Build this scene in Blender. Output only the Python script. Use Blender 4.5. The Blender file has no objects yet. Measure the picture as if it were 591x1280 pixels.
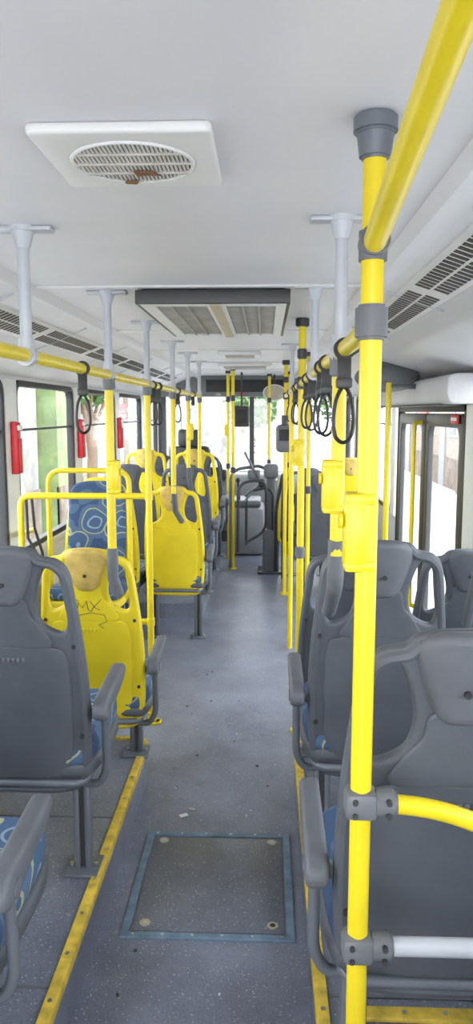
import bpy, bmesh, math, random
from mathutils import Vector, Matrix
random.seed(7)
V=Vector
S=bpy.context.scene
COL=S.collection
# ---------------------------------------------------------------- materials
def new_mat(name):
    m=bpy.data.materials.new(name); m.use_nodes=True
    nt=m.node_tree; b=nt.nodes['Principled BSDF']
    return m,nt,b
def mat(name,col,rough=.5,metal=0,var=0.08,scale=6,bump=0,bscale=200):
    m,nt,b=new_mat(name); N=nt.nodes; L=nt.links
    b.inputs['Roughness'].default_value=rough; b.inputs['Metallic'].default_value=metal
    tc=N.new('ShaderNodeTexCoord'); nz=N.new('ShaderNodeTexNoise'); nz.inputs['Scale'].default_value=scale
    nz.inputs['Detail'].default_value=4
    L.new(tc.outputs['Object'],nz.inputs['Vector'])
    r=N.new('ShaderNodeValToRGB'); c=col
    r.color_ramp.elements[0].position=.3; r.color_ramp.elements[1].position=.7
    r.color_ramp.elements[0].color=(c[0]*(1-var),c[1]*(1-var),c[2]*(1-var),1)
    r.color_ramp.elements[1].color=(min(1,c[0]*(1+var)),min(1,c[1]*(1+var)),min(1,c[2]*(1+var)),1)
    L.new(nz.outputs['Fac'],r.inputs['Fac']); L.new(r.outputs['Color'],b.inputs['Base Color'])
    if bump:
        n2=N.new('ShaderNodeTexNoise'); n2.inputs['Scale'].default_value=bscale
        L.new(tc.outputs['Object'],n2.inputs['Vector'])
        bp=N.new('ShaderNodeBump'); bp.inputs['Strength'].default_value=bump; bp.inputs['Distance'].default_value=.002
        L.new(n2.outputs['Fac'],bp.inputs['Height']); L.new(bp.outputs['Normal'],b.inputs['Normal'])
    return m
M_ceil=mat('ceiling_white',(.705,.70,.725),.42,0,.03,3)
M_cove=mat('cove_plastic',(.68,.67,.66),.4,0,.03,3)
M_wall=mat('wall_panel',(.58,.58,.60),.5,0,.05,3)
M_yel=mat('yellow_paint',(.76,.595,.014),.30,0,.07,8)
M_yseat=mat('yellow_seat_plastic',(.76,.60,.014),.5,0,.08,7,.15,300)
M_gseat=mat('gray_seat_plastic',(.086,.095,.112),.52,0,.14,7,.3,350)
M_ghead=mat('gray_headrest',(.106,.114,.132),.55,0,.14,9,.3,350)
M_tan=mat('worn_headrest',(.56,.40,.10),.6,0,.25,18)
M_tube=mat('gray_tube',(.14,.155,.18),.4,.2,.08,9)
M_clamp=mat('clamp_gray',(.14,.147,.16),.45,0,.08,20)
M_lgray=mat('stanchion_gray',(.50,.52,.56),.35,.1,.05,10)
M_black=mat('black_rubber',(.018,.018,.02),.5,0,.1,10)
M_dark=mat('dark_frame',(.045,.047,.05),.4,0,.1,10)
M_metal=mat('screw_metal',(.55,.55,.55),.3,.9,.1,40)
M_red=mat('red_plastic',(.60,.02,.03),.4)
M_blue=mat('blue_gray_trim',(.15,.225,.31),.45,0,.25,20)
M_strip=mat('yellow_step_trim',(.66,.47,.06),.5,0,.3,25)
M_white=mat('white_plastic',(.74,.74,.73),.35,0,.03)
M_beige=mat('beige_plastic',(.46,.42,.34),.5,0,.15,12)
M_slat=mat('grille_slat',(.38,.36,.32),.5,0,.15,12)
M_door=mat('door_frame_gray',(.17,.18,.19),.4)
M_mid=mat('console_gray',(.27,.28,.30),.5)
def floor_mat(name,c,spec=.35):
    m,nt,b=new_mat(name); N=nt.nodes; L=nt.links
    tc=N.new('ShaderNodeTexCoord')
    n=N.new('ShaderNodeTexNoise'); n.inputs['Scale'].default_value=2.2; n.inputs['Detail'].default_value=9; n.inputs['Roughness'].default_value=.68
    L.new(tc.outputs['Object'],n.inputs['Vector'])
    r=N.new('ShaderNodeValToRGB'); r.color_ramp.elements[0].position=.34; r.color_ramp.elements[1].position=.68
    r.color_ramp.elements[0].color=(c[0]*.64,c[1]*.64,c[2]*.66,1); r.color_ramp.elements[1].color=(c[0]*1.15,c[1]*1.15,c[2]*1.15,1)
    L.new(n.outputs['Fac'],r.inputs['Fac'])
    v=N.new('ShaderNodeTexVoronoi'); v.inputs['Scale'].default_value=60
    L.new(tc.outputs['Object'],v.inputs['Vector'])
    r2=N.new('ShaderNodeValToRGB'); r2.color_ramp.elements[0].position=.13; r2.color_ramp.elements[0].color=(1,1,1,1)
    r2.color_ramp.elements[1].position=.2; r2.color_ramp.elements[1].color=(0,0,0,1)
    L.new(v.outputs['Distance'],r2.inputs['Fac'])
    n3=N.new('ShaderNodeTexNoise'); n3.inputs['Scale'].default_value=160; L.new(tc.outputs['Object'],n3.inputs['Vector'])
    mm=N.new('ShaderNodeMath'); mm.operation='MULTIPLY'; L.new(r2.outputs['Color'],mm.inputs[0]); mm.inputs[1].default_value=spec
    mx=N.new('ShaderNodeMixRGB'); L.new(mm.outputs[0],mx.inputs['Fac']); L.new(r.outputs['Color'],mx.inputs['Color1'])
    mx.inputs['Color2'].default_value=(.6,.62,.68,1)
    mx2=N.new('ShaderNodeMixRGB'); mx2.blend_type='MULTIPLY'; mx2.inputs['Fac'].default_value=.5
    L.new(mx.outputs['Color'],mx2.inputs['Color1'])
    r3=N.new('ShaderNodeValToRGB'); r3.color_ramp.elements[0].position=.35; r3.color_ramp.elements[0].color=(.5,.5,.5,1); r3.color_ramp.elements[1].position=.6
    L.new(n3.outputs['Fac'],r3.inputs['Fac']); L.new(r3.outputs['Color'],mx2.inputs['Color2'])
    L.new(mx2.outputs['Color'],b.inputs['Base Color']); b.inputs['Roughness'].default_value=.38
    return m
M_floor=floor_mat('speckled_floor',(.23,.25,.325),.5)
M_plat=floor_mat('platform_floor',(.215,.235,.295),.5)
M_hatch=floor_mat('hatch_floor',(.185,.20,.245),.5)
def fabric():
    m,nt,b=new_mat('blue_pattern_fabric'); N=nt.nodes; L=nt.links
    tc=N.new('ShaderNodeTexCoord')
    v=N.new('ShaderNodeTexVoronoi'); v.inputs['Scale'].default_value=7; v.feature='SMOOTH_F1'; v.inputs['Smoothness'].default_value=.15
    nz=N.new('ShaderNodeTexNoise'); nz.inputs['Scale'].default_value=4; L.new(tc.outputs['Object'],nz.inputs['Vector'])
    ad=N.new('ShaderNodeMixRGB'); ad.inputs['Fac'].default_value=.12; L.new(tc.outputs['Object'],ad.inputs['Color1']); L.new(nz.outputs['Color'],ad.inputs['Color2'])
    L.new(ad.outputs['Color'],v.inputs['Vector'])
    r=N.new('ShaderNodeValToRGB'); r.color_ramp.interpolation='CONSTANT'
    e=r.color_ramp.elements; e[0].position=0; e[0].color=(.05,.09,.17,1); e[1].position=.22; e[1].color=(.20,.28,.38,1)
    for p,c in ((.28,(.05,.10,.19,1)),(.46,(.33,.33,.20,1)),(.50,(.07,.12,.21,1)),(.64,(.035,.07,.15,1))):
        x=e.new(p); x.color=c
    L.new(v.outputs['Distance'],r.inputs['Fac']); L.new(r.outputs['Color'],b.inputs['Base Color'])
    b.inputs['Roughness'].default_value=.9
    return m
M_fab=fabric()
def glass():
    m=bpy.data.materials.new('window_glass'); m.use_nodes=True; nt=m.node_tree; N=nt.nodes; L=nt.links
    for n in list(N): N.remove(n)
    o=N.new('ShaderNodeOutputMaterial'); t=N.new('ShaderNodeBsdfTransparent'); t.inputs['Color'].default_value=(.96,.98,.98,1)
    g=N.new('ShaderNodeBsdfGlossy'); g.inputs['Roughness'].default_value=.03
    x=N.new('ShaderNodeMixShader'); x.inputs[0].default_value=.06; L.new(t.outputs[0],x.inputs[1]); L.new(g.outputs[0],x.inputs[2])
    L.new(x.outputs[0],o.inputs['Surface']); return m
M_glass=glass()
# ---------------------------------------------------------------- builder
def fillet(pts,r,n=5,closed=False):
    pts=[V(p) for p in pts]; out=[]; N=len(pts)
    for i,p in enumerate(pts):
        if not closed and i in (0,N-1): out.append(p); continue
        a=pts[i-1]; b=pts[(i+1)%N]; d1=a-p; d2=b-p
        l=min(r,d1.length*.49,d2.length*.49)
        s=p+d1.normalized()*l; e=p+d2.normalized()*l
        for k in range(n+1):
            t=k/n; out.append(s*(1-t)**2+p*(2*t*(1-t))+e*t*t)
    return out
class B:
    def __init__(s): s.bm=bmesh.new(); s.mats=[]
    def merge(s,tb,m,smooth=True):
        if m not in s.mats: s.mats.append(m)
        i=s.mats.index(m)
        bmesh.ops.recalc_face_normals(tb,faces=tb.faces)
        for f in tb.faces: f.material_index=i; f.smooth=smooth
        me=bpy.data.meshes.new('tmp'); tb.to_mesh(me); tb.free(); s.bm.from_mesh(me); bpy.data.meshes.remove(me)
    def box(s,c,sz,m,bev=0,rot=None,seg=2):
        tb=bmesh.new(); bmesh.ops.create_cube(tb,size=1)
        bmesh.ops.scale(tb,vec=V(sz),verts=tb.verts)
        if bev: bmesh.ops.bevel(tb,geom=list(tb.edges),offset=bev,segments=seg,affect='EDGES',profile=.5)
        if rot: bmesh.ops.rotate(tb,cent=(0,0,0),matrix=rot,verts=tb.verts)
        bmesh.ops.translate(tb,vec=V(c),verts=tb.verts); s.merge(tb,m)
    def bx(s,x0,x1,y0,y1,z0,z1,m,bev=0):
        s.box(((x0+x1)/2,(y0+y1)/2,(z0+z1)/2),(abs(x1-x0),abs(y1-y0),abs(z1-z0)),m,bev)
    def cyl(s,p0,p1,r,m,r2=None,seg=18,bev=0):
        p0=V(p0);p1=V(p1);d=p1-p0; tb=bmesh.new()
        bmesh.ops.create_cone(tb,cap_ends=True,segments=seg,radius1=r,radius2=r if r2 is None else r2,depth=d.length)
        if bev:
            ed=[e for e in tb.edges if len(e.link_faces)==2 and any(len(f.verts)>4 for f in e.link_faces)]
            bmesh.ops.bevel(tb,geom=ed,offset=bev,segments=2,affect='EDGES')
        q=V((0,0,1)).rotation_difference(d.normalized()).to_matrix()
        bmesh.ops.rotate(tb,cent=(0,0,0),matrix=q,verts=tb.verts)
        bmesh.ops.translate(tb,vec=(p0+p1)/2,verts=tb.verts); s.merge(tb,m)
    def sph(s,c,sc,m,seg=20):
        tb=bmesh.new(); bmesh.ops.create_uvsphere(tb,u_segments=seg,v_segments=seg//2,radius=1)
        bmesh.ops.scale(tb,vec=V(sc),verts=tb.verts); bmesh.ops.translate(tb,vec=V(c),verts=tb.verts); s.merge(tb,m)
    def tube(s,pts,r,m,seg=12,closed=False,fl=0,ry=None):
        pts=[V(p) for p in pts]
        if fl: pts=fillet(pts,fl,6,closed)
        tb=bmesh.new(); n=len(pts); rings=[]
        def tan(i):
            if closed: return (pts[(i+1)%n]-pts[i-1]).normalized()
            return (pts[min(i+1,n-1)]-pts[max(i-1,0)]).normalized()
        t=tan(0); a=V((0,0,1)) if abs(t.z)<.9 else V((1,0,0)); nrm=(a-t*a.dot(t)).normalized()
        for i in range(n):
            t2=tan(i); nrm=(nrm-t2*nrm.dot(t2)).normalized(); bn=t2.cross(nrm)
            rings.append([tb.verts.new(pts[i]+nrm*math.cos(k*2*math.pi/seg)*r+bn*math.sin(k*2*math.pi/seg)*(ry or r)) for k in range(seg)])
        for i in range(n if closed else n-1):
            A=rings[i];C=rings[(i+1)%n]
            for k in range(seg): tb.faces.new((A[k],A[(k+1)%seg],C[(k+1)%seg],C[k]))
        if not closed: tb.faces.new(rings[0]); tb.faces.new(rings[-1])
        s.merge(tb,m)
    def shape(s,outer,holes,th,m,mp,bev=0,cx=(),cy=()):
        cu=bpy.data.curves.new('t','CURVE'); cu.dimensions='2D'; cu.fill_mode='BOTH'; cu.extrude=max(th/2-bev,.0001)
        cu.bevel_depth=bev; cu.bevel_resolution=2; cu.offset=-bev
        for P in [outer]+list(holes):
            sp=cu.splines.new('POLY'); sp.points.add(len(P)-1); sp.use_cyclic_u=True
            for q,p in zip(sp.points,P): q.co=(p[0],p[1],0,1)
        ob=bpy.data.objects.new('t',cu); COL.objects.link(ob); bpy.context.view_layer.update()
        dg=bpy.context.evaluated_depsgraph_get(); me=bpy.data.meshes.new_from_object(ob.evaluated_get(dg))
        bpy.data.objects.remove(ob); bpy.data.curves.remove(cu)
        tb=bmesh.new(); tb.from_mesh(me); bpy.data.meshes.remove(me)
        bmesh.ops.remove_doubles(tb,verts=tb.verts,dist=1e-5)
        for x in cx: bmesh.ops.bisect_plane(tb,geom=list(tb.verts)+list(tb.edges)+list(tb.faces),plane_co=(x,0,0),plane_no=(1,0,0))
        for y in cy: bmesh.ops.bisect_plane(tb,geom=list(tb.verts)+list(tb.edges)+list(tb.faces),plane_co=(0,y,0),plane_no=(0,1,0))
        for v in tb.verts: v.co=V(mp(*v.co))
        s.merge(tb,m)
    def mesh(s,name):
        me=bpy.data.meshes.new(name); s.bm.to_mesh(me); s.bm.free()
        for m in s.mats: me.materials.append(m)
        me.set_sharp_from_angle(angle=math.radians(38)); return me
    def done(s,name,loc=(0,0,0)):
        return inst(s.mesh(name),name,loc)
def inst(me,name,loc=(0,0,0),rz=0,sc=1):
    o=bpy.data.objects.new(name,me); o.location=loc; o.rotation_euler=(0,0,rz); o.scale=(sc,)*3; COL.objects.link(o); return o
def cr(P,n=5):
    out=[];N=len(P);P=[V((p[0],p[1],0)) for p in P]
    for i in range(N):
        a,b,c,d=P[i-1],P[i],P[(i+1)%N],P[(i+2)%N]
        for k in range(n):
            t=k/n; out.append(.5*((2*b)+(c-a)*t+(2*a-5*b+4*c-d)*t*t+(3*b-a-3*c+d)*t**3))
    return out
def sym(h): # half outline bottom->top (x>0), centre points x=0 at ends
    return h+[(-x,z) for x,z in reversed(h) if x>1e-6]

FY0,FY1=-1.6,10.3
XL,XR=-1.45,1.06
# ---------------------------------------------------------------- room shell
b=B(); b.bx(XL-.05,XR+.05,FY0,FY1,-.08,0,M_floor); b.done('floor')
prof=[(XL-.06,1.86),(XL,1.855),(-1.25,1.94),(-1.22,1.965),(-.93,2.085),(-.885,2.085),(-.87,2.07),(-.85,2.07),(-.83,2.10),
      (.34,2.10),(.36,2.07),(.38,2.07),(.40,2.085),(.435,2.085),(.64,2.015),(.67,1.97),(.70,1.955),(XR,1.855),(XR+.06,1.86)]
b=B(); tb=bmesh.new()
top=[(XR+.06,2.2),(XL-.06,2.2)]
P=prof+top
r0=[tb.verts.new((x,FY0,z)) for x,z in P]; r1=[tb.verts.new((x,FY1,z)) for x,z in P]
for i in range(len(P)): j=(i+1)%len(P); tb.faces.new((r0[i],r0[j],r1[j],r1[i]))
tb.faces.new(r0); tb.faces.new(r1)
b.merge(tb,M_ceil,False)
b.done('ceiling')
n=0
for y in (-.1,1.0-.3,2.78,4.3,5.6,7.0,8.2):
    n+=1; b=B(); b.bx(-.83,.34,y,y+.035,2.092,2.10,M_white,.002); b.done('trim_%d'%n)
# slots along coves
def slots(name,p0,p1,y0,y1,step,w):
    b=B(); d=V((p1[0]-p0[0],0,p1[1]-p0[1])); L=d.length; u=d.normalized()
    nrm=V((0,1,0)).cross(u)
    if nrm.z>0: nrm=-nrm
    ang=math.atan2(u.z,u.x); R=Matrix.Rotation(-ang,3,'Y')
    c0=V((p0[0],0,p0[1]))
    # carrier strip
    c=c0+u*(L*.5)+nrm*.002; b.box((c.x,(y0+y1)/2,c.z),(w*1.5,y1-y0,.006),M_cove,.002,R)
    y=y0+.05; k=0
    while y<y1-.05:
        for t in (-1,1):
            q=c0+u*(L*.5+t*w*.3)+nrm*.0045
            b.box((q.x,y+(step*.5 if t>0 else 0),q.z),(w*.50,step*.62,.004),M_black,0,R)
        y+=step; k+=1
        if k%22==0: y+=.1
    b.done(name)
slots('air_duct_grille',(-1.22,1.965),(-.93,2.085),-.5,9,.043,.10)
slots('air_duct_grille',(.64,2.015),(.435,2.085),-.5,9,.043,.10)
# cove panel joints
b=B()
for y in (0.55,1.7,2.85,4.0,5.15,6.3,7.45,8.6):
    ang=math.atan2(.12,.29)
    b.box((-1.075,y,2.021),(.31,.008,.006),M_lgray,0,Matrix.Rotation(-ang,3,'Y'))
    b.box((.5375,y,2.046),(.215,.008,.006),M_lgray,0,Matrix.Rotation(math.atan2(.07,.205),3,'Y'))
b.done('trim_20')
# side walls
def window_pane(name,x,y0,y1,z0,z1,m=M_black,w=.035):
    b=B(); o=fillet([(y0,z0,0),(y1,z0,0),(y1,z1,0),(y0,z1,0)],.09,6,True)
    h=fillet([(y0+w,z0+w,0),(y1-w,z0+w,0),(y1-w,z1-w,0),(y0+w,z1-w,0)],.07,6,True)
    b.shape(o,[h],.05,m,lambda a,c,t:(x+t,a,c),.004)
    b.bx(x-.003,x+.003,y0+w*.5,y1-w*.5,z0+w*.5,z1-w*.5,M_glass)
    b.bx(x-.012,x+.012,y0+w,y1-w,z1-.30,z1-.285,m)
    b.done(name)
ylL=[-1.6,-.35,1.2,2.75,4.32,5.86,7.45,9.0,10.3]
b=B(); b.bx(XL-.06,XL,FY0,FY1,0,.80,M_wall); b.bx(XL-.06,XL,FY0,FY1,1.835,1.862,M_wall)
for y in ylL: b.bx(XL-.06,XL,max(y-.1,FY0),min(y+.1,FY1),.80,1.835,M_white)
b.bx(XL,XL+.012,FY0,FY1,.75,.80,M_wall,.004)
b.done('wall_left')
for i in range(len(ylL)-1):
    window_pane('window_%d'%(i+1),XL-.03,ylL[i]+.1,ylL[i+1]-.1,.80,1.835)
DY0,DY1=4.10,6.2
ylR=[-1.6,-.3,1.15,2.6]; ylR2=[6.4,7.8,9.2,10.3]
b=B(); b.bx(XR,XR+.06,FY0,DY0,0,.80,M_wall); b.bx(XR,XR+.06,FY0,FY1,1.835,1.862,M_wall)
b.bx(XR,XR+.06,DY1,FY1,0,.80,M_wall)
for y in ylR: b.bx(XR,XR+.06,max(y-.1,FY0),y+.1,.80,1.835,M_white)
b.bx(XR,XR+.06,DY0-.22,DY0,.80,1.835,M_white)
for y in ylR2: b.bx(XR,XR+.06,max(y-.1,DY1),min(y+.1,FY1),.80,1.835,M_white)
b.bx(XR,XR+.06,DY0,DY1,1.70,1.835,M_wall)
b.done('wall_right')
k=20
for a,c in zip(ylR,ylR[1:]+[DY0-.12]): window_pane('window_%d'%k,XR+.03,a+.1,c-.1,.80,1.835); k+=1
for a,c in zip(ylR2[:-1],ylR2[1:]): window_pane('window_%d'%k,XR+.03,a+.1,c-.1,.80,1.835); k+=1
# door
b=B(); mid=(DY0+DY1)/2
b.bx(XR,XR+.05,DY0,DY0+.05,0,1.70,M_black,.005); b.bx(XR,XR+.05,DY1-.05,DY1,0,1.70,M_black,.005); b.bx(XR,XR+.05,DY0,DY1,1.65,1.70,M_black,.005)
for a,c in ((DY0+.06,mid-.02),(mid+.02,DY1-.06)):
    o=fillet([(a,.04,0),(c,.04,0),(c,1.64,0),(a,1.64,0)],.05,4,True)
    h=fillet([(a+.09,.18,0),(c-.09,.18,0),(c-.09,1.56,0),(a+.09,1.56,0)],.08,5,True)
    b.shape(o,[h],.035,M_dark,lambda p,q,t:(XR+.02+t,p,q),.004)
    b.bx(XR+.017,XR+.023,a+.05,c-.05,.12,1.6,M_glass)
b.bx(XR-.0,XR+.02,mid-.03,mid+.03,.04,1.64,M_black,.005)
b.tube([(XR+.02,mid+.10,.3),(XR-.05,mid+.10,.3),(XR-.05,mid+.10,1.58),(XR+.02,mid+.10,1.58)],.016,M_yel,12,False,.04)
b.done('door_1')
# door mechanism cover
b=B(); o=fillet([(.88,1.74,0),(.90,1.69,0),(1.055,1.69,0),(1.055,1.84,0),(.92,1.84,0),(.885,1.82,0)],.03,5,True)
b.shape(o,[],2.6,M_wall,lambda p,q,t:(p,5.1+t,q),.01)
b.bx(.90,1.0,4.0,6.1,1.682,1.692,M_dark,.003)
b.done('door_mechanism_cover')
b=B(); b.sph((.74,4.75,1.86),(.20,.07,.09),M_door,28); b.cyl((.70,4.75,1.90),(.70,4.75,1.955),.025,M_clamp); b.bx(.66,.74,4.71,4.79,1.93,1.95,M_clamp,.004)
b.done('convex_mirror_housing')
b=B(); b.box((1.05,4.30,1.61),(.012,.16,.05),M_red,.003); b.box((1.043,4.30,1.61),(.004,.12,.018),M_white); b.done('emergency_sign')
# ---------------------------------------------------------------- platforms
def platform(name,x0,x1,y0,y1,h,edge,trim=True):
    b=B(); R=.10
    if edge>0: o=[(x0,y0,0),(x1,y0,0)]+fillet([(x1,y0,0),(x1,y1,0),(x0,y1,0)],R,6)[1:-1]+[(x0,y1,0)]
    else: o=[(x1,y0,0),(x1,y1,0)]+fillet([(x1,y1,0),(x0,y1,0),(x0,y0,0)],R,6)[1:-1]+[(x0,y0,0)]
    b.shape(o,[],h,M_plat,lambda p,q,t:(p,q,h/2+t))
    if trim:
        xe=x1 if edge>0 else x0; xo=x0 if edge>0 else x1; w=.030*edge
        out=fillet([(xe,y0,0),(xe,y1,0),(xo,y1,0)],R,8); inn=fillet([(xe-w,y0,0),(xe-w,y1-.030,0),(xo,y1-.030,0)],R*.8,8)
        b.shape(out+inn[::-1],[],.012,M_strip,lambda p,q,t:(p,q,h+.004+t),.002)
        out2=fillet([(xe+.004*edge,y0,0),(xe+.004*edge,y1+.004,0),(xo,y1+.004,0)],R,8)
        b.shape(out2+[p for p in out[::-1]],[],.024,M_strip,lambda p,q,t:(p,q,h-.005+t))
        y=y0+.1
        while y<y1-.1:
            b.cyl((xe-w*.5,y,h+.009),(xe-w*.5,y,h+.012),.006,M_metal,seg=10); y+=.17
        for yy in (.6,1.0,1.78,2.62):
            if y0<yy<y1: b.bx(min(xo,xe-w),max(xo,xe-w),yy,yy+.008,h,h+.003,M_clamp)
    b.done(name)
platform('seat_platform',XL+.001,-.525,FY0,3.32,.16,1)
platform('seat_platform',.135,XR-.001,FY0,3.32,.16,-1)
platform('seat_platform',XL+.001,-.50,5.95,8.4,.12,1,False)
b=B(); b.bx(.19,XR-.002,1.70,1.74,.1615,.175,M_strip,.003)
for i in range(8): b.cyl((.25+i*.1,1.72,.174),(.25+i*.1,1.72,.177),.006,M_metal,seg=10)
b.done('step_edge_strip')
# floor hatch
b=B(); x0,x1,y0,y1=-.455,.10,2.19,2.80; w=.026
o=[(x0,y0,0),(x1,y0,0),(x1,y1,0),(x0,y1,0)]; h=[(x0+w,y0+w,0),(x1-w,y0+w,0),(x1-w,y1-w,0),(x0+w,y1-w,0)]
b.shape(o,[h],.008,M_blue,lambda p,q,t:(p,q,.004+t),.0015)
b.bx(x0+w+.006,x1-w-.006,y0+w+.006,y1-w-.006,.0005,.005,M_hatch,.001)
for sx in (x0+.07,x1-.07):
    for sy in (y0+.07,y1-.06): b.cyl((sx,sy,.004),(sx,sy,.008),.018,M_beige,seg=20); b.cyl((sx,sy,.008),(sx,sy,.0085),.009,M_black if sx>0 and sy<2.4 else M_metal,seg=14)
for i in range(6):
    for yy in (y0+.013,y1-.013): b.cyl((x0+.04+i*.095,yy,.008),(x0+.04+i*.095,yy,.01),.005,M_metal,seg=8)
b.done('floor_hatch')
# paper scraps
b=B()
b.box((-.33,2.93,.003),(.035,.022,.002),M_white,0,Matrix.Rotation(.5,3,'Z')); b.box((-.30,2.98,.003),(.03,.015,.002),M_beige,0,Matrix.Rotation(-.4,3,'Z'))
for i in range(40):
    q=random.choice([.004,.005,.007]); b.box((random.uniform(-.48,.08),random.uniform(1.7,6),.002),(q,q*1.6,.003),random.choice([M_white,M_beige,M_dark,M_dark]),0,Matrix.Rotation(random.random()*3,3,'Z'))
b.done('paper_scrap')
# ---------------------------------------------------------------- seats
def lean(z): return .12-(z-.32)*.155
def seat_mesh(name,shell,head,side=0,base=0.0,rear=False,graf=False):
    b=B()
    mp=lambda off,k=.5:(lambda x,z,t:(x,lean(z)+k*x*x+off+t,z))
    outer=cr(sym([(0,.30),(.13,.30),(.185,.325),(.207,.40),(.216,.55),(.214,.70),(.205,.83),(.192,.95),(.18,1.03),(.15,1.068),(.105,1.08),(.082,1.10),(.04,1.108),(0,1.11)]),4)
    hr=cr([(.108,1.035),(.135,1.038),(.152,1.015),(.160,.95),(.168,.88),(.155,.845),(.120,.855),(.09,.885),(.082,.95)],4)
    hl=[(-p.x,p.y) for p in hr]
    cx=[i*.04 for i in range(-5,6)]; cy=[.36+i*.08 for i in range(10)]
    b.shape(outer,[] if rear else [hr,hl],.036,shell,mp(0),.012,cx,cy)
    # raised rim tube on the back side
    rim=[V((x,lean(z)+.5*x*x-.013,z)) for x,z in [(p[0]*.93,.70+(p[1]-.70)*.955) for p in outer]]
    b.tube(rim,.013,shell,8,True)
    # headrest bulge
    ho=cr(sym([(0,.93),(.03,.933),(.052,.955),(.070,1.0),(.086,1.05),(.086,1.085),(.05,1.107),(0,1.110)]),4)
    b.shape(ho,[],.05,head,lambda x,z,t:(x,lean(z)-.022+3.0*x*x*(1 if t<0 else .3)+t+(.008*(1-(z-.93)/.1) if t<0 and z<1.03 else 0),z),.018,[i*.025 for i in range(-4,5)],[.96,1.0,1.05])
    # neck rib between the headrest and the lower panel
    b.shape(cr(sym([(0,.80),(.12,.80),(.10,.86),(.068,.90),(.055,.95),(0,.955)]),4),[],.014,shell,mp(-.020),.006,cx,cy)
    # recessed center panel (raised line)
    pn=cr(sym([(0,.36),(.11,.362),(.15,.39),(.165,.50),(.168,.66),(.160,.77),(.12,.80),(0,.805)]),4)
    b.shape(pn,[],.012,shell,mp(-.020),.005,cx,cy)
    for i in range(6):
        xx=-.036+i*.0145; b.bx(xx-.005,xx+.005,lean(.76)-.0295,lean(.76)-.022,.755,.768,head if head is M_ghead else shell,.001)
    for sx,sz in ((-.185,.80),(.185,.80),(-.19,.5),(.19,.5),(0,1.0)):
        yy=lean(sz)+.5*sx*sx-(.027 if sx else .051); b.cyl((sx,yy,sz),(sx,yy+.015,sz),.007,M_black,seg=10)
    if graf:
        def st(P): b.tube([(x-.01,lean(z)-.0270+.5*x*x,z) for x,z in P],.0016,M_dark,6)
        st([(-.085,.885),(-.05,.898),(-.028,.89)]); st([(-.052,.90),(-.058,.85),(-.065,.842)])
        st([(-.035,.845),(-.028,.885),(-.012,.86),(.006,.89),(.012,.85),(.02,.845)])
        st([(.02,.888),(.04,.86),(.060,.850)]); st([(.066,.895),(.03,.858),(.022,.842)]); st([(-.08,.832),(-.03,.826),(.02,.838),(.075,.83)]); st([(.075,.83),(.085,.80),(.05,.785),(.07,.77)])
    # front pad
    if rear: po=cr(sym([(0,.42),(.14,.42),(.18,.47),(.19,.70),(.185,.95),(.165,1.05),(.10,1.085),(0,1.09)]),4)
    else: po=cr(sym([(0,.42),(.12,.42),(.155,.45),(.165,.60),(.16,.76),(.13,.82),(0,.83)]),4)
    b.shape(po,[],.05,M_fab,mp(.035),.02,cx,cy)
    # cushion + tray
    co=cr(sym([(0,.09),(.16,.09),(.21,.13),(.225,.30),(.22,.48),(.17,.56),(0,.57)]),4)
    b.shape(co,[],.07,M_fab,lambda x,y,t:(x,y,.435-.04*(y-.3)*(-1)+t),.025,cx,[.2,.3,.4])
    b.shape(co,[],.05,shell if rear else M_gseat,lambda x,y,t:(x*1.02,y*1.0+.004,.39+t-.25*x*x),.015,cx,[.2,.3,.4])
    # frame + legs
    b.tube([(-.19,.10,.34),(-.19,.46,.355),(.19,.46,.355),(.19,.10,.34)],.013,M_tube,10,True,.05)
    for sx in (-.16,.16):
        b.bx(sx-.028,sx-.008,.17,.205,base+.008,.35,M_tube,.004); b.bx(sx+.008,sx+.028,.17,.205,base+.008,.35,M_tube,.004)
        b.bx(sx-.008,sx+.008,.182,.192,base+.01,.34,M_dark)
        b.tube([(sx,.20,base+.14),(sx,.40,.345)],.011,M_tube,8)
        b.bx(sx-.055,sx+.055,.13,.25,base,base+.012,M_tube,.003)
        for q in (-.04,.04): b.cyl((sx+q,.19,base+.012),(sx+q,.19,base+.02),.007,M_metal,seg=8)
    if side:
        x=.25*side
        o=fillet([(.06,.565,0),(.10,.545,0),(.36,.585,0),(.40,.615,0),(.38,.64,0),(.10,.625,0),(.06,.60,0)],.025,4,True)
        b.shape(o,[],.046,M_ghead,lambda p,q,t:(x+t,p,q),.012)
        b.tube([(x,.14,.57),(x,.16,.36),(x-.03*side,.17,.30),(.12*side,.18,.315)],.013,M_tube,10,False,.07)
        b.cyl((x-.028*side,.13,.575),(x+.026*side,.13,.575),.02,M_tube,seg=16)
        b.tube([(x-.02*side,.13,.575),(.20*side,.11,.56)],.014,M_tube,10)
    return b.mesh(name)
SM={}
def seat(kind,x,y,z=0,side=0,base=0.0,rz=0,rear=False,graf=False):
    k=(kind,side,base,rear,graf)
    if k not in SM: SM[k]=seat_mesh('bus_seat',M_gseat if kind=='g' else M_yseat,M_ghead if kind=='g' else M_tan,side,base,rear,graf)
    inst(SM[k],'bus_seat',(x,y,z),rz)
P_=.16
for x,sd in ((-.75,1),(-1.20,0)):
    seat('g',x,.30,P_,sd); seat('g',x,1.22,P_,sd); seat('g',x,2.12,P_,sd)
seat('y',-.72,2.98,0.0,1,.16,0,False,True); seat('y',-1.18,2.98,0.0,0,.16)
seat('y',-.65,5.25,.03,1,-.03); seat('y',-1.12,5.25,.03,0,-.03)
seat('y',-1.10,4.98,.11,0,-.11,math.pi,True)
for x,sd in ((-.66,1),(-1.12,0)):
    seat('g',x,6.15,.12,sd); seat('y',x,7.05,.20,sd,-.08); seat('g',x,7.85,.12,sd)
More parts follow.
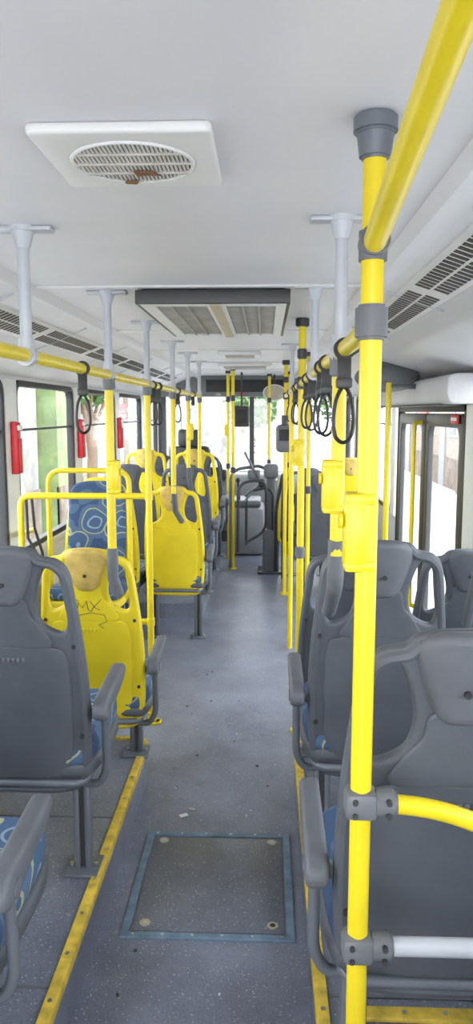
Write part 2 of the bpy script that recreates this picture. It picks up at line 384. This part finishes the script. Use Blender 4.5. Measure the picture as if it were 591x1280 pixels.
for x,sd in ((.355,-1),(.815,0)):
    seat('g',x,.42,P_,sd); seat('g',x,1.32,P_,sd); seat('g',x,2.26,P_,sd); seat('g',x,3.02,0.0,0,.16)
seat('g',.50,6.7,0,-1); seat('y',.83,7.45,.1,0,-.1)
seat('g',.42,7.45,0,0)
# ---------------------------------------------------------------- handrails
RZ=1.79
def stanchion(b,x,y,z0=RZ,ztop=2.10):
    b.cyl((x,y,z0),(x,y,ztop),.015,M_lgray); b.cyl((x,y,ztop-.012),(x,y,ztop),.032,M_lgray,.036)
    b.box((x,y,ztop-.006),(.15,.045,.012),M_lgray,.004)
    b.cyl((x,y,ztop-.05),(x,y,ztop-.012),.017,M_lgray,.028)
    b.cyl((x,y-.022,z0),(x,y+.022,z0),.026,M_lgray,bev=.006); b.cyl((x,y,z0),(x,y,z0+.045),.021,M_lgray,bev=.004)
def collar(b,x,y,z,h=.05,r=.024,m=M_clamp): b.cyl((x,y,z-h/2),(x,y,z+h/2),r,m,bev=.005,seg=24)
def button(b,x,y,z,s=1,d=-1):
    b.box((x+.018*d,y-.002,z),(.042,.040,.125*s),M_yel,.012); b.cyl((x+.04*d,y-.002,z+.02),(x+.046*d,y-.002,z+.02),.014,M_yel)
    b.box((x+.012*d,y,z+.055),(.05,.042,.02),M_yel,.006); b.box((x+.012*d,y,z-.055),(.05,.042,.02),M_yel,.006)
b=B()
b.cyl((-.6,-1.2,RZ),(-.6,7.0,RZ),.0175,M_yel,seg=24)
for y in (-.1,.92,1.92,2.92,3.87,4.93,5.9,6.9): stanchion(b,-.6,y)
def drop(b,x,y,z1,z0,btn=None,floor=False,d=1):
    b.cyl((x,y,z0),(x,y,z1),.017,M_yel,seg=24); collar(b,x,y,z1-.03,.055)
    if btn: button(b,x,y,btn,1,d)
    if floor: b.cyl((x,y,0),(x,y,.012),.04,M_yel); b.cyl((x,y,0),(x,y,.06),.023,M_yel); b.box((x,y,.006),(.10,.05,.012),M_yel,.004)
drop(b,-.6,2.92,RZ,1.07,1.40)
b.tube([(-.6,2.92,1.12),(-.6,2.92,1.0),(-.585,2.95,.93)],.0225,M_clamp)
drop(b,-.6,3.87,RZ,0,None,True)
drop(b,-.6,4.93,RZ,1.12); b.tube([(-.6,4.93,1.18),(-.6,5.0,1.0),(-.58,5.2,.9)],.02,M_clamp)
drop(b,-.6,5.9,RZ,1.22,1.5); b.tube([(-.6,5.9,1.25),(-.6,6.0,1.1),(-.6,6.12,1.0)],.02,M_clamp)
drop(b,-.6,6.9,RZ,1.2)
b.tube([(-.6,6.9,1.22),(-.6,6.9,.12)],.017,M_yel)
# transverse rail / partition frame
b.tube([(-.6,3.87,1.22),(-1.27,3.87,1.22),(-1.27,3.87,0)],.0165,M_yel,14,False,.06)
b.tube([(-.6,3.87,.555),(-1.27,3.87,.555)],.016,M_yel,14)
collar(b,-.6,3.87,1.22,.05,.022,M_yel); collar(b,-.6,3.87,.555,.05,.022,M_yel)
b.cyl((-1.27,3.87,0),(-1.27,3.87,.012),.04,M_yel)
b.tube([(-1.27,3.87,.98),(-1.40,4.3,.95),(-1.43,4.6,.93)],.015,M_yel,12)
b.done('handrail')
b=B(); b.tube([(-1.35,4.66,0),(-1.35,4.66,1.29),(-.845,4.66,1.29),(-.845,4.66,0)],.0165,M_yel,14,False,.09)
b.tube([(-1.35,4.66,.3),(-.845,4.66,.3)],.0165,M_yel,14)
b.done('partition_frame')
b=B(); b.tube([(-1.21,3.87,1.205),(-1.20,3.87,1.05),(-1.17,3.89,.92),(-1.16,3.9,.78)],.008,M_black,8); b.tube([(-1.24,3.87,1.205),(-1.23,3.85,1.0),(-1.18,3.86,.90),(-1.16,3.9,.78)],.008,M_black,8)
b.cyl((-1.16,3.9,.74),(-1.16,3.9,.80),.018,M_black); b.done('hanging_seat_belt')
# right rail
RX=.175; RP=(.166,1.24)
b=B()
b.tube([(RP[0],RP[1],RZ),(RX,1.5,RZ),(RX,7.0,RZ)],.0175,M_yel,20)
for y in (1.85,2.82): stanchion(b,RX,y)
# main pole
x,y=RP
b.cyl((x,y,.16),(x,y,2.06),.0178,M_yel,seg=32); b.cyl((x,y,.16),(x,y,.172),.04,M_yel); b.cyl((x,y,.17),(x,y,.22),.023,M_clamp)
b.cyl((x,y,2.035),(x,y,2.085),.024,M_tube,.030,seg=32,bev=.004); b.cyl((x,y,2.072),(x,y,2.10),.034,M_tube,seg=32,bev=.004)
collar(b,x,y,RZ,.055,.026); collar(b,x,y,1.907,.055,.0225)
b.cyl((x,y-.03,1.913),(x,y+.01,1.909),.0235,M_clamp,seg=24,bev=.004)
b.tube([(x,y,1.907),(.152,.6,1.972),(.139,.0,2.03),(.13,-.6,2.03)],.0178,M_yel,24)
button(b,x,y,1.455,1.0,-1)
# lower branches
for z,m in ((.984,M_yel),(.715,M_lgray)):
    b.box((x,y,z),(.056,.052,.05),M_clamp,.012); b.cyl((x+.02,y,z),(x+.062,y,z),.024,M_clamp,bev=.005,seg=24)
    for q in (-.012,.012): b.cyl((x-.012,y-.03,z+q),(x-.012,y-.02,z+q),.005,M_dark,seg=10)
    for q in (-.012,.012): b.cyl((x+.045,y-.03,z+q),(x+.045,y-.02,z+q),.005,M_dark,seg=10)
b.tube([(x+.03,y,.984),(x+.13,y,.975),(x+.24,y,.935),(x+.42,y,.86),(x+.75,y,.80)],.0165,M_yel,18,False,.08)
b.tube([(x+.03,y,.715),(x+.80,y,.715)],.0165,M_lgray,18)
# pole to seat R2
drop(b,RX,1.85,RZ,1.30,1.47,False,-1); b.tube([(RX,1.85,1.34),(RX,1.87,1.22),(RX+.01,2.15,1.08)],.021,M_clamp,12,False,.06)
# full poles
for yy in (3.78,6.8):
    b.cyl((RX,yy,0),(RX,yy,2.09),.0178,M_yel,seg=24); b.cyl((RX,yy,2.06),(RX,yy,2.10),.034,M_dark,bev=.004); collar(b,RX,yy,RZ,.06,.026,M_dark); collar(b,RX,yy,1.93,.05,.024,M_dark); b.cyl((RX,yy,0),(RX,yy,.015),.04,M_yel)
collar(b,RX,3.78,.95,.06,.023)
button(b,RX,3.78,1.45)
b.cyl((RX,5.2,1.15),(RX,5.2,RZ),.017,M_yel); stanchion(b,RX,5.2)
b.tube([(RX,5.2,1.2),(RX,5.2,0)],.017,M_yel)
b.done('handrail')
# door poles
b=B()
for (x,y,zt) in ((.72,4.55,1.82),(.60,5.95,1.97)):
    b.cyl((x,y,0),(x,y,zt),.017,M_yel,seg=20); b.cyl((x,y,0),(x,y,.012),.04,M_yel)
b.tube([(.72,4.55,1.80),(.885,4.6,1.80)],.016,M_clamp)
b.done('door_grab_pole')
# front poles
def free_pole(x,y,zt=2.10,zb=0.0,btn=False):
    b=B(); b.cyl((x,y,zb),(x,y,zt),.017,M_yel,seg=20); b.cyl((x,y,zb),(x,y,zb+.012),.04,M_yel); b.cyl((x,y,zt-.03),(x,y,zt),.03,M_dark); collar(b,x,y,RZ,.06,.025,M_dark); collar(b,x,y,1.05,.06,.025,M_dark)
    if btn: button(b,x,y,1.45)
    b.done('grab_pole')
free_pole(-.34,7.9); free_pole(-.42,8.5,2.1,0,True); free_pole(.04,9.2); free_pole(.26,8.7); free_pole(.42,9.4); free_pole(.33,5.9)
# ---------------------------------------------------------------- straps
b=B()
b.cyl((0,-.016,0),(0,.016,0),.0245,M_black,bev=.004,seg=20)
b.box((0,0,-.045),(.03,.026,.065),M_black,.006)
b.box((0,0,-.075),(.036,.03,.025),M_dark,.006)
lp=[(0,0,-.075),(-.018,0,-.11),(-.024,0,-.165),(-.017,0,-.20),(0,0,-.212),(.017,0,-.20),(.024,0,-.165),(.018,0,-.11)]
b.tube(fillet(lp,.03,4,True),.0045,M_black,8,True,0,.011)
ST=b.mesh('hanging_strap')
for y,r in ((2.5,.3),(4.05,.2),(4.25,-.2),(5.2,.1),(6.3,0)): inst(ST,'hanging_strap',(-.6,y,RZ),r)
for y in (1.74,2.25,2.45,2.95,3.3,4.3,4.6,5.6): inst(ST,'hanging_strap',(RX,y,RZ),0)
# ---------------------------------------------------------------- ceiling fan vent
b=B(); cx,cy=-.234,1.39
o=fillet([(cx-.147,cy-.147,0),(cx+.147,cy-.147,0),(cx+.147,cy+.147,0),(cx-.147,cy+.147,0)],.012,4,True)
circ=[(cx+.105*math.cos(a*math.pi/24),cy+.105*math.sin(a*math.pi/24),0) for a in range(48)]
b.shape(o,[circ],.018,M_white,lambda p,q,t:(p,q,2.091+t),.006)
b.cyl((cx,cy,2.088),(cx,cy,2.0995),.104,M_beige,seg=40)
ring=[V((cx+.105*math.cos(a*math.pi/24),cy+.105*math.sin(a*math.pi/24),2.082)) for a in range(48)]
b.tube(ring,.004,M_white,8,True)
M_vent=mat('vent_slat',(.56,.54,.50),.5,0,.15,12)
for i in range(-14,15):
    x=i*.0072; hh=math.sqrt(max(.0,.104**2-x*x)); b.bx(cx+x-.0022,cx+x+.0022,cy-hh,cy+hh,2.080,2.086,M_vent)
for i in (-1,0,1): hh=math.sqrt(.104**2-(i*.05)**2); b.bx(cx-hh,cx+hh,cy+i*.05-.003,cy+i*.05+.003,2.078,2.084,M_vent)
M_rust=mat('rust',(.22,.10,.05),.8)
b.shape([(cx-.005,cy+.03,0),(cx+.03,cy+.035,0),(cx+.04,cy+.055,0),(cx+.012,cy+.05,0),(cx-.002,cy+.06,0)],[],.003,M_rust,lambda p,q,t:(p,q,2.077+t))
b.shape([(cx-.03,cy+.09,0),(cx-.005,cy+.088,0),(cx-.01,cy+.104,0),(cx-.032,cy+.10,0)],[],.003,M_rust,lambda p,q,t:(p,q,2.077+t))
b.done('roof_ventilator')
# AC unit
b=B(); x0,x1,y0,y1=-.47,.075,2.86,4.05
o=[(x0,y0,0),(x1,y0,0),(x1,y1,0),(x0,y1,0)]
xm=-.19
h1=[(x0+.05,y0+.06,0),(xm-.035,y0+.06,0),(xm-.035,y1-.05,0),(x0+.05,y1-.05,0)]
h2=[(xm+.035,y0+.06,0),(x1-.04,y0+.06,0),(x1-.04,y1-.05,0),(xm+.035,y1-.05,0)]
b.shape(o,[h1,h2],.04,M_white,lambda p,q,t:(p,q,2.062+t),.004)
b.shape([(x0-.012,y0-.012,0),(x1+.012,y0-.012,0),(x1+.012,y1+.012,0),(x0-.012,y1+.012,0)],[[(x0+.008,y0+.012,0),(x1-.008,y0+.012,0),(x1-.008,y1-.008,0),(x0+.008,y1-.008,0)]],.05,M_dark,lambda p,q,t:(p,q,2.068+t),.003)
b.bx(x0+.01,x1-.01,y0+.01,y1-.01,2.078,2.099,M_dark)
yy=y0+.08
R=Matrix.Rotation(-.35,3,'X')
while yy<y1-.06:
    b.box(((x0+xm)/2+.008,yy,2.054),(xm-x0-.085,.024,.003),M_slat,0,R); b.box(((x1+xm)/2-.003,yy,2.054),(x1-xm-.075,.024,.003),M_slat,0,R); yy+=.032
for q in (x0+.11,x0+.17,xm+.10,xm+.16): b.bx(q-.004,q+.004,y0+.06,y1-.05,2.042,2.048,M_slat)
b.bx(xm-.02,xm+.02,y0,y1,2.036,2.044,mat('tape',(.55,.48,.33),.6),.002)
b.done('air_conditioner_unit')
b=B(); b.box((-.2,5.9,2.085),(.32,.32,.03),M_white,.01); b.box((-.2,5.9,2.068),(.22,.22,.01),M_beige,.004); b.done('roof_hatch')
b=B(); b.box((-.2,7.4,2.085),(.5,.5,.03),M_white,.01); b.box((-.2,7.4,2.068),(.4,.4,.01),M_slat,.004); b.done('roof_hatch')
# red emergency levers
for y in (4.32,5.86,7.45):
    b=B(); b.box((XL+.02,y,1.445),(.04,.075,.30),M_red,.01); b.box((XL+.045,y,1.40),(.012,.04,.20),M_red,.005); b.box((XL+.045,y,1.56),(.014,.06,.03),M_white,.003); b.done('emergency_window_lever')
# ---------------------------------------------------------------- turnstile
b=B(); x,y=.055,7.8
b.box((x,y,.225),(.17,.22,.45),M_clamp,.02); b.box((x,y,.012),(.26,.32,.024),M_dark,.005); b.box((x,y,.72),(.09,.12,.60),M_clamp,.02); b.box((x,y,1.05),(.15,.24,.14),M_clamp,.03)
b.cyl((x-.07,y,.92),(x-.13,y,.92),.05,M_dark,bev=.01)
for a in (0,2.09,4.19):
    d=V((-.45,math.sin(a)*.9,math.cos(a)*.9)); d.normalize(); p=V((x-.11,y,.92)); b.tube([p,p+d*.36],.012,M_tube)
b.tube([(x-.42,y+.1,0),(x-.42,y+.1,1.05),(x-.10,y+.1,1.10),(x,y+.1,1.0)],.017,M_tube,12,False,.12)
b.tube([(x-.33,y-.25,.25),(x-.33,y-.25,.95),(x-.05,y-.2,.98),(x-.05,y-.2,.45),(x-.25,y-.25,.35)],.014,M_dark,12,False,.12)
b.tube([(x-.25,y-.12,.3),(x-.25,y-.12,.85),(x+.02,y-.12,.9),(x+.02,y-.12,.45)],.014,M_dark,12,False,.12)
b.tube([(x+.05,y-.1,.0),(x+.05,y-.3,.7),(x+.12,y-.35,1.1),(x+.12,y-.35,0)],.017,M_dark,12,False,.12)
b.tube([(x+.08,y-.3,.35),(x+.22,y-.3,.35),(x+.22,y-.3,1.0),(x+.08,y-.3,1.0)],.014,M_yel,12,True,.08)
b.done('turnstile')
b=B(); b.box((RX-.01,6.72,1.42),(.15,.12,.24),M_clamp,.035); b.box((RX-.01,6.655,1.45),(.10,.01,.10),M_black,.004); b.box((RX-.01,6.78,1.34),(.05,.06,.05),M_dark,.01)
b.cyl((RX-.01,6.72,1.54),(RX-.01,6.72,1.62),.03,M_dark); b.done('card_validator')
b=B(); b.box((-.28,8.85,1.60),(.17,.12,.24),M_dark,.012); b.box((-.28,8.785,1.6),(.13,.01,.16),M_black,.003); b.cyl((-.28,8.85,1.70),(-.28,8.85,2.1),.012,M_dark); b.done('monitor_box')
# ---------------------------------------------------------------- front end
b=B()
b.bx(XL,XR,FY1,FY1+.08,0,.85,M_mid); b.bx(XL,XR,FY1,FY1+.08,1.86,2.2,M_mid); b.bx(XL,XL+.1,FY1,FY1+.08,.85,1.86,M_dark); b.bx(XR-.1,XR,FY1,FY1+.08,.85,1.86,M_dark); b.bx(-.22,-.16,FY1,FY1+.08,.85,1.86,M_dark)
b.done('wall_front')
b=B(); b.bx(XL+.1,-.22,FY1+.03,FY1+.036,.85,1.86,M_glass); b.bx(-.16,XR-.1,FY1+.03,FY1+.036,.85,1.86,M_glass); b.done('window_40')
b=B(); b.bx(XL+.0,XR-.0,9.65,9.72,1.84,2.1,M_door,.01); b.bx(-.75,.35,9.63,9.66,1.90,2.05,M_black,.004)
for i in range(5): b.box((-.6+i*.3,9.62,1.87),(.06,.02,.03),random.choice([M_lgray,M_red,M_beige]),.004)
b.done('destination_sign_box')
b=B(); b.sph((.10,9.3,1.88),(.14,.02,.10),M_white,24); b.sph((.10,9.29,1.88),(.125,.015,.088),M_beige,24); b.cyl((.10,9.31,1.94),(.10,9.35,2.10),.01,M_dark); b.done('rear_view_mirror')
b=B(); o=fillet([(9.6,.12,0),(9.6,.70,0),(9.85,.86,0),(10.29,.84,0),(10.29,.12,0)],.06,4,True)
b.shape(o,[],2.3,M_door,lambda p,q,t:(-.2+t,p,q),.01); b.bx(-1.3,.9,9.62,10.2,0,.14,M_dark)
b.box((-.75,9.68,.86),(.5,.16,.14),M_black,.03); b.box((-.15,9.72,.86),(.16,.1,.12),M_clamp,.02); b.box((.1,9.70,.82),(.1,.06,.08),M_white,.01)
b.cyl((-.75,9.44,.94),(-.75,9.70,.82),.03,M_black)
rg=[V((-.75+.2*math.cos(a*math.pi/16),9.42-.07*math.sin(a*math.pi/16),.95+.185*math.sin(a*math.pi/16))) for a in range(32)]
b.tube(rg,.014,M_black,10,True); b.box((-.75,9.42,.95),(.36,.03,.04),M_black,.01); b.done('dashboard_with_steering_wheel')
b=B(); b.box((-.22,9.0,.28),(.42,.7,.56),M_mid,.06); b.box((-.22,8.95,.60),(.34,.55,.08),M_clamp,.03); b.tube([(-.30,8.8,.6),(-.32,8.75,.85)],.012,M_black); b.sph((-.32,8.75,.87),(.025,.025,.03),M_black); b.done('engine_cover')
b=B()
b.box((-.85,8.75,.52),(.48,.45,.12),M_dark,.04); b.box((-.85,8.52,.92),(.46,.12,.70),M_dark,.05); b.box((-.85,8.50,1.36),(.26,.1,.2),M_dark,.04); b.box((-.85,8.75,.23),(.3,.3,.46),M_clamp,.03); b.done('driver_seat')
# ---------------------------------------------------------------- outside
M_asph=mat('asphalt',(.36,.35,.34),.9,0,.2,3)
b=B(); b.bx(-40,40,-20,70,-1.0,-.9,M_asph); b.done('ground')
def brick_mat(name,c1,c2,mort,sc):
    m,nt,b=new_mat(name); N=nt.nodes; L=nt.links; tc=N.new('ShaderNodeTexCoord')
    br=N.new('ShaderNodeTexBrick'); br.inputs['Scale'].default_value=sc; br.inputs['Color1'].default_value=(*c1,1); br.inputs['Color2'].default_value=(*c2,1); br.inputs['Mortar'].default_value=(*mort,1)
    sx=N.new('ShaderNodeSeparateXYZ'); cx_=N.new('ShaderNodeCombineXYZ'); L.new(tc.outputs['Object'],sx.inputs[0]); L.new(sx.outputs['Y'],cx_.inputs['X']); L.new(sx.outputs['Z'],cx_.inputs['Y'])
    L.new(cx_.outputs[0],br.inputs['Vector']); L.new(br.outputs['Color'],b.inputs['Base Color']); b.inputs['Roughness'].default_value=.9; return m
M_brick=brick_mat('brick_wall',(.28,.22,.18),(.33,.28,.23),(.36,.34,.32),3)
M_green=mat('green_paint_wall',(.22,.30,.13),.8,0,.3,2)
M_plas=mat('plaster_wall',(.33,.32,.30),.85,0,.35,1.8)
M_base=mat('stained_wall_base',(.20,.16,.13),.9,0,.35,3)
M_leaf=mat('leaves',(.08,.16,.04),.7,0,.4,2)
M_bark=mat('bark',(.18,.12,.08),.9)
def house(x0,x1,y0,y1,h,m,face):
    b=B(); b.bx(x0,x1,y0,y1,-.9,h,m); b.bx(x0-.15,x1+.15,y0-.1,y1+.1,h,h+.15,M_plas)
    xf=x1 if face>0 else x0
    b.bx(xf-.04,xf+.04,y0,y1,-.9,.1,M_base)
    y=y0+.8; k=0
    while y<y1-1.2:
        b.bx(xf-.03,xf+.03,y-.08,y+.98,.9-.08,1.9+.08,M_lgray); b.bx(xf-.04,xf+.04,y,y+.9,.9,1.9,M_clamp)
        for q in range(1,5): b.bx(xf-.05,xf+.05,y+q*.18-.012,y+q*.18+.012,.9,1.9,M_lgray)
        if k%2==0: b.bx(xf-.06,xf+.06,y+1.4,y+2.2,-.9,1.3,M_mid); b.bx(xf-.07,xf+.07,y+1.35,y+2.25,1.3,1.38,M_white)
        else: b.bx(xf-.05,xf+.05,y+1.3,y+2.5,1.4,1.9,M_red)
        y+=3.2; k+=1
    b.done('roadside_house')
house(-9,-4.6,11,15.2,2.9,M_plas,1); house(-9,-4.3,15.6,17.4,3.1,M_green,1); house(-9,-4.5,17.7,24,3.0,M_plas,1); house(-9,-4.4,24.4,40,3.3,M_brick,1)
house(6,10,14,24,2.9,M_plas,-1); house(6.2,10,24.3,40,3.1,M_brick,-1)
house(-4,2.5,46,50,3.2,M_plas,-1)
def tree(x,y,h,r,nl=1600):
    b=B(); b.tube([(x,y,-.9),(x+.05,y,h*.4),(x-.1,y+.1,h)],.10,M_bark,10)
    for k in range(6):
        a=k*1.05; b.tube([(x,y,h*.5+k*.06),(x+math.cos(a)*r*.5,y+math.sin(a)*r*.5,h*.8+.1*k)],.035,M_bark,8)
    tb=bmesh.new()
    for i in range(nl):
        a=random.uniform(0,6.28); ph=math.acos(random.uniform(-1,1)); rr=r*random.uniform(.4,1)
        c=V((x+rr*math.sin(ph)*math.cos(a),y+rr*math.sin(ph)*math.sin(a),h+rr*.8*math.cos(ph)))
        s=random.uniform(.09,.17); u=V((random.uniform(-1,1),random.uniform(-1,1),random.uniform(-1,1))).normalized(); w=u.orthogonal().normalized()
        tb.faces.new([tb.verts.new(c+u*s),tb.verts.new(c+w*s*.5),tb.verts.new(c-u*s),tb.verts.new(c-w*s*.5)])
    b.merge(tb,M_leaf,False); b.done('street_tree')
tree(-.5,27,1.9,1.0,1300); tree(3.2,30,2.6,1.8,1800); tree(-3.3,14.2,2.3,.6,450); tree(4.6,12.0,2.0,.9,700)
# ---------------------------------------------------------------- light
w=bpy.data.worlds.new('World'); S.world=w; w.use_nodes=True; nt=w.node_tree; bg=nt.nodes['Background']
tc=nt.nodes.new('ShaderNodeTexCoord'); sp=nt.nodes.new('ShaderNodeSeparateXYZ'); rp=nt.nodes.new('ShaderNodeValToRGB')
nt.links.new(tc.outputs['Generated'],sp.inputs[0]); nt.links.new(sp.outputs['Z'],rp.inputs['Fac']); nt.links.new(rp.outputs['Color'],bg.inputs['Color'])
rp.color_ramp.elements[0].color=(.98,.985,1,1); rp.color_ramp.elements[1].color=(.86,.91,1,1)
bg.inputs['Strength'].default_value=3.5
su=bpy.data.lights.new('sun','SUN'); su.energy=1.0; su.angle=math.radians(30); so=bpy.data.objects.new('sun',su); so.rotation_euler=(math.radians(8),math.radians(25),0); COL.objects.link(so)
S.view_settings.view_transform='Standard'; S.view_settings.exposure=1.17
# ---------------------------------------------------------------- camera
cam=bpy.data.cameras.new('camera'); cam.sensor_fit='VERTICAL'; cam.sensor_height=36; cam.lens=36*950/1280; cam.clip_start=.02
co=bpy.data.objects.new('camera',cam); co.location=(0,0,1.65); co.rotation_euler=(math.radians(90-7.5),0,math.radians(2.2)); COL.objects.link(co); S.camera=co
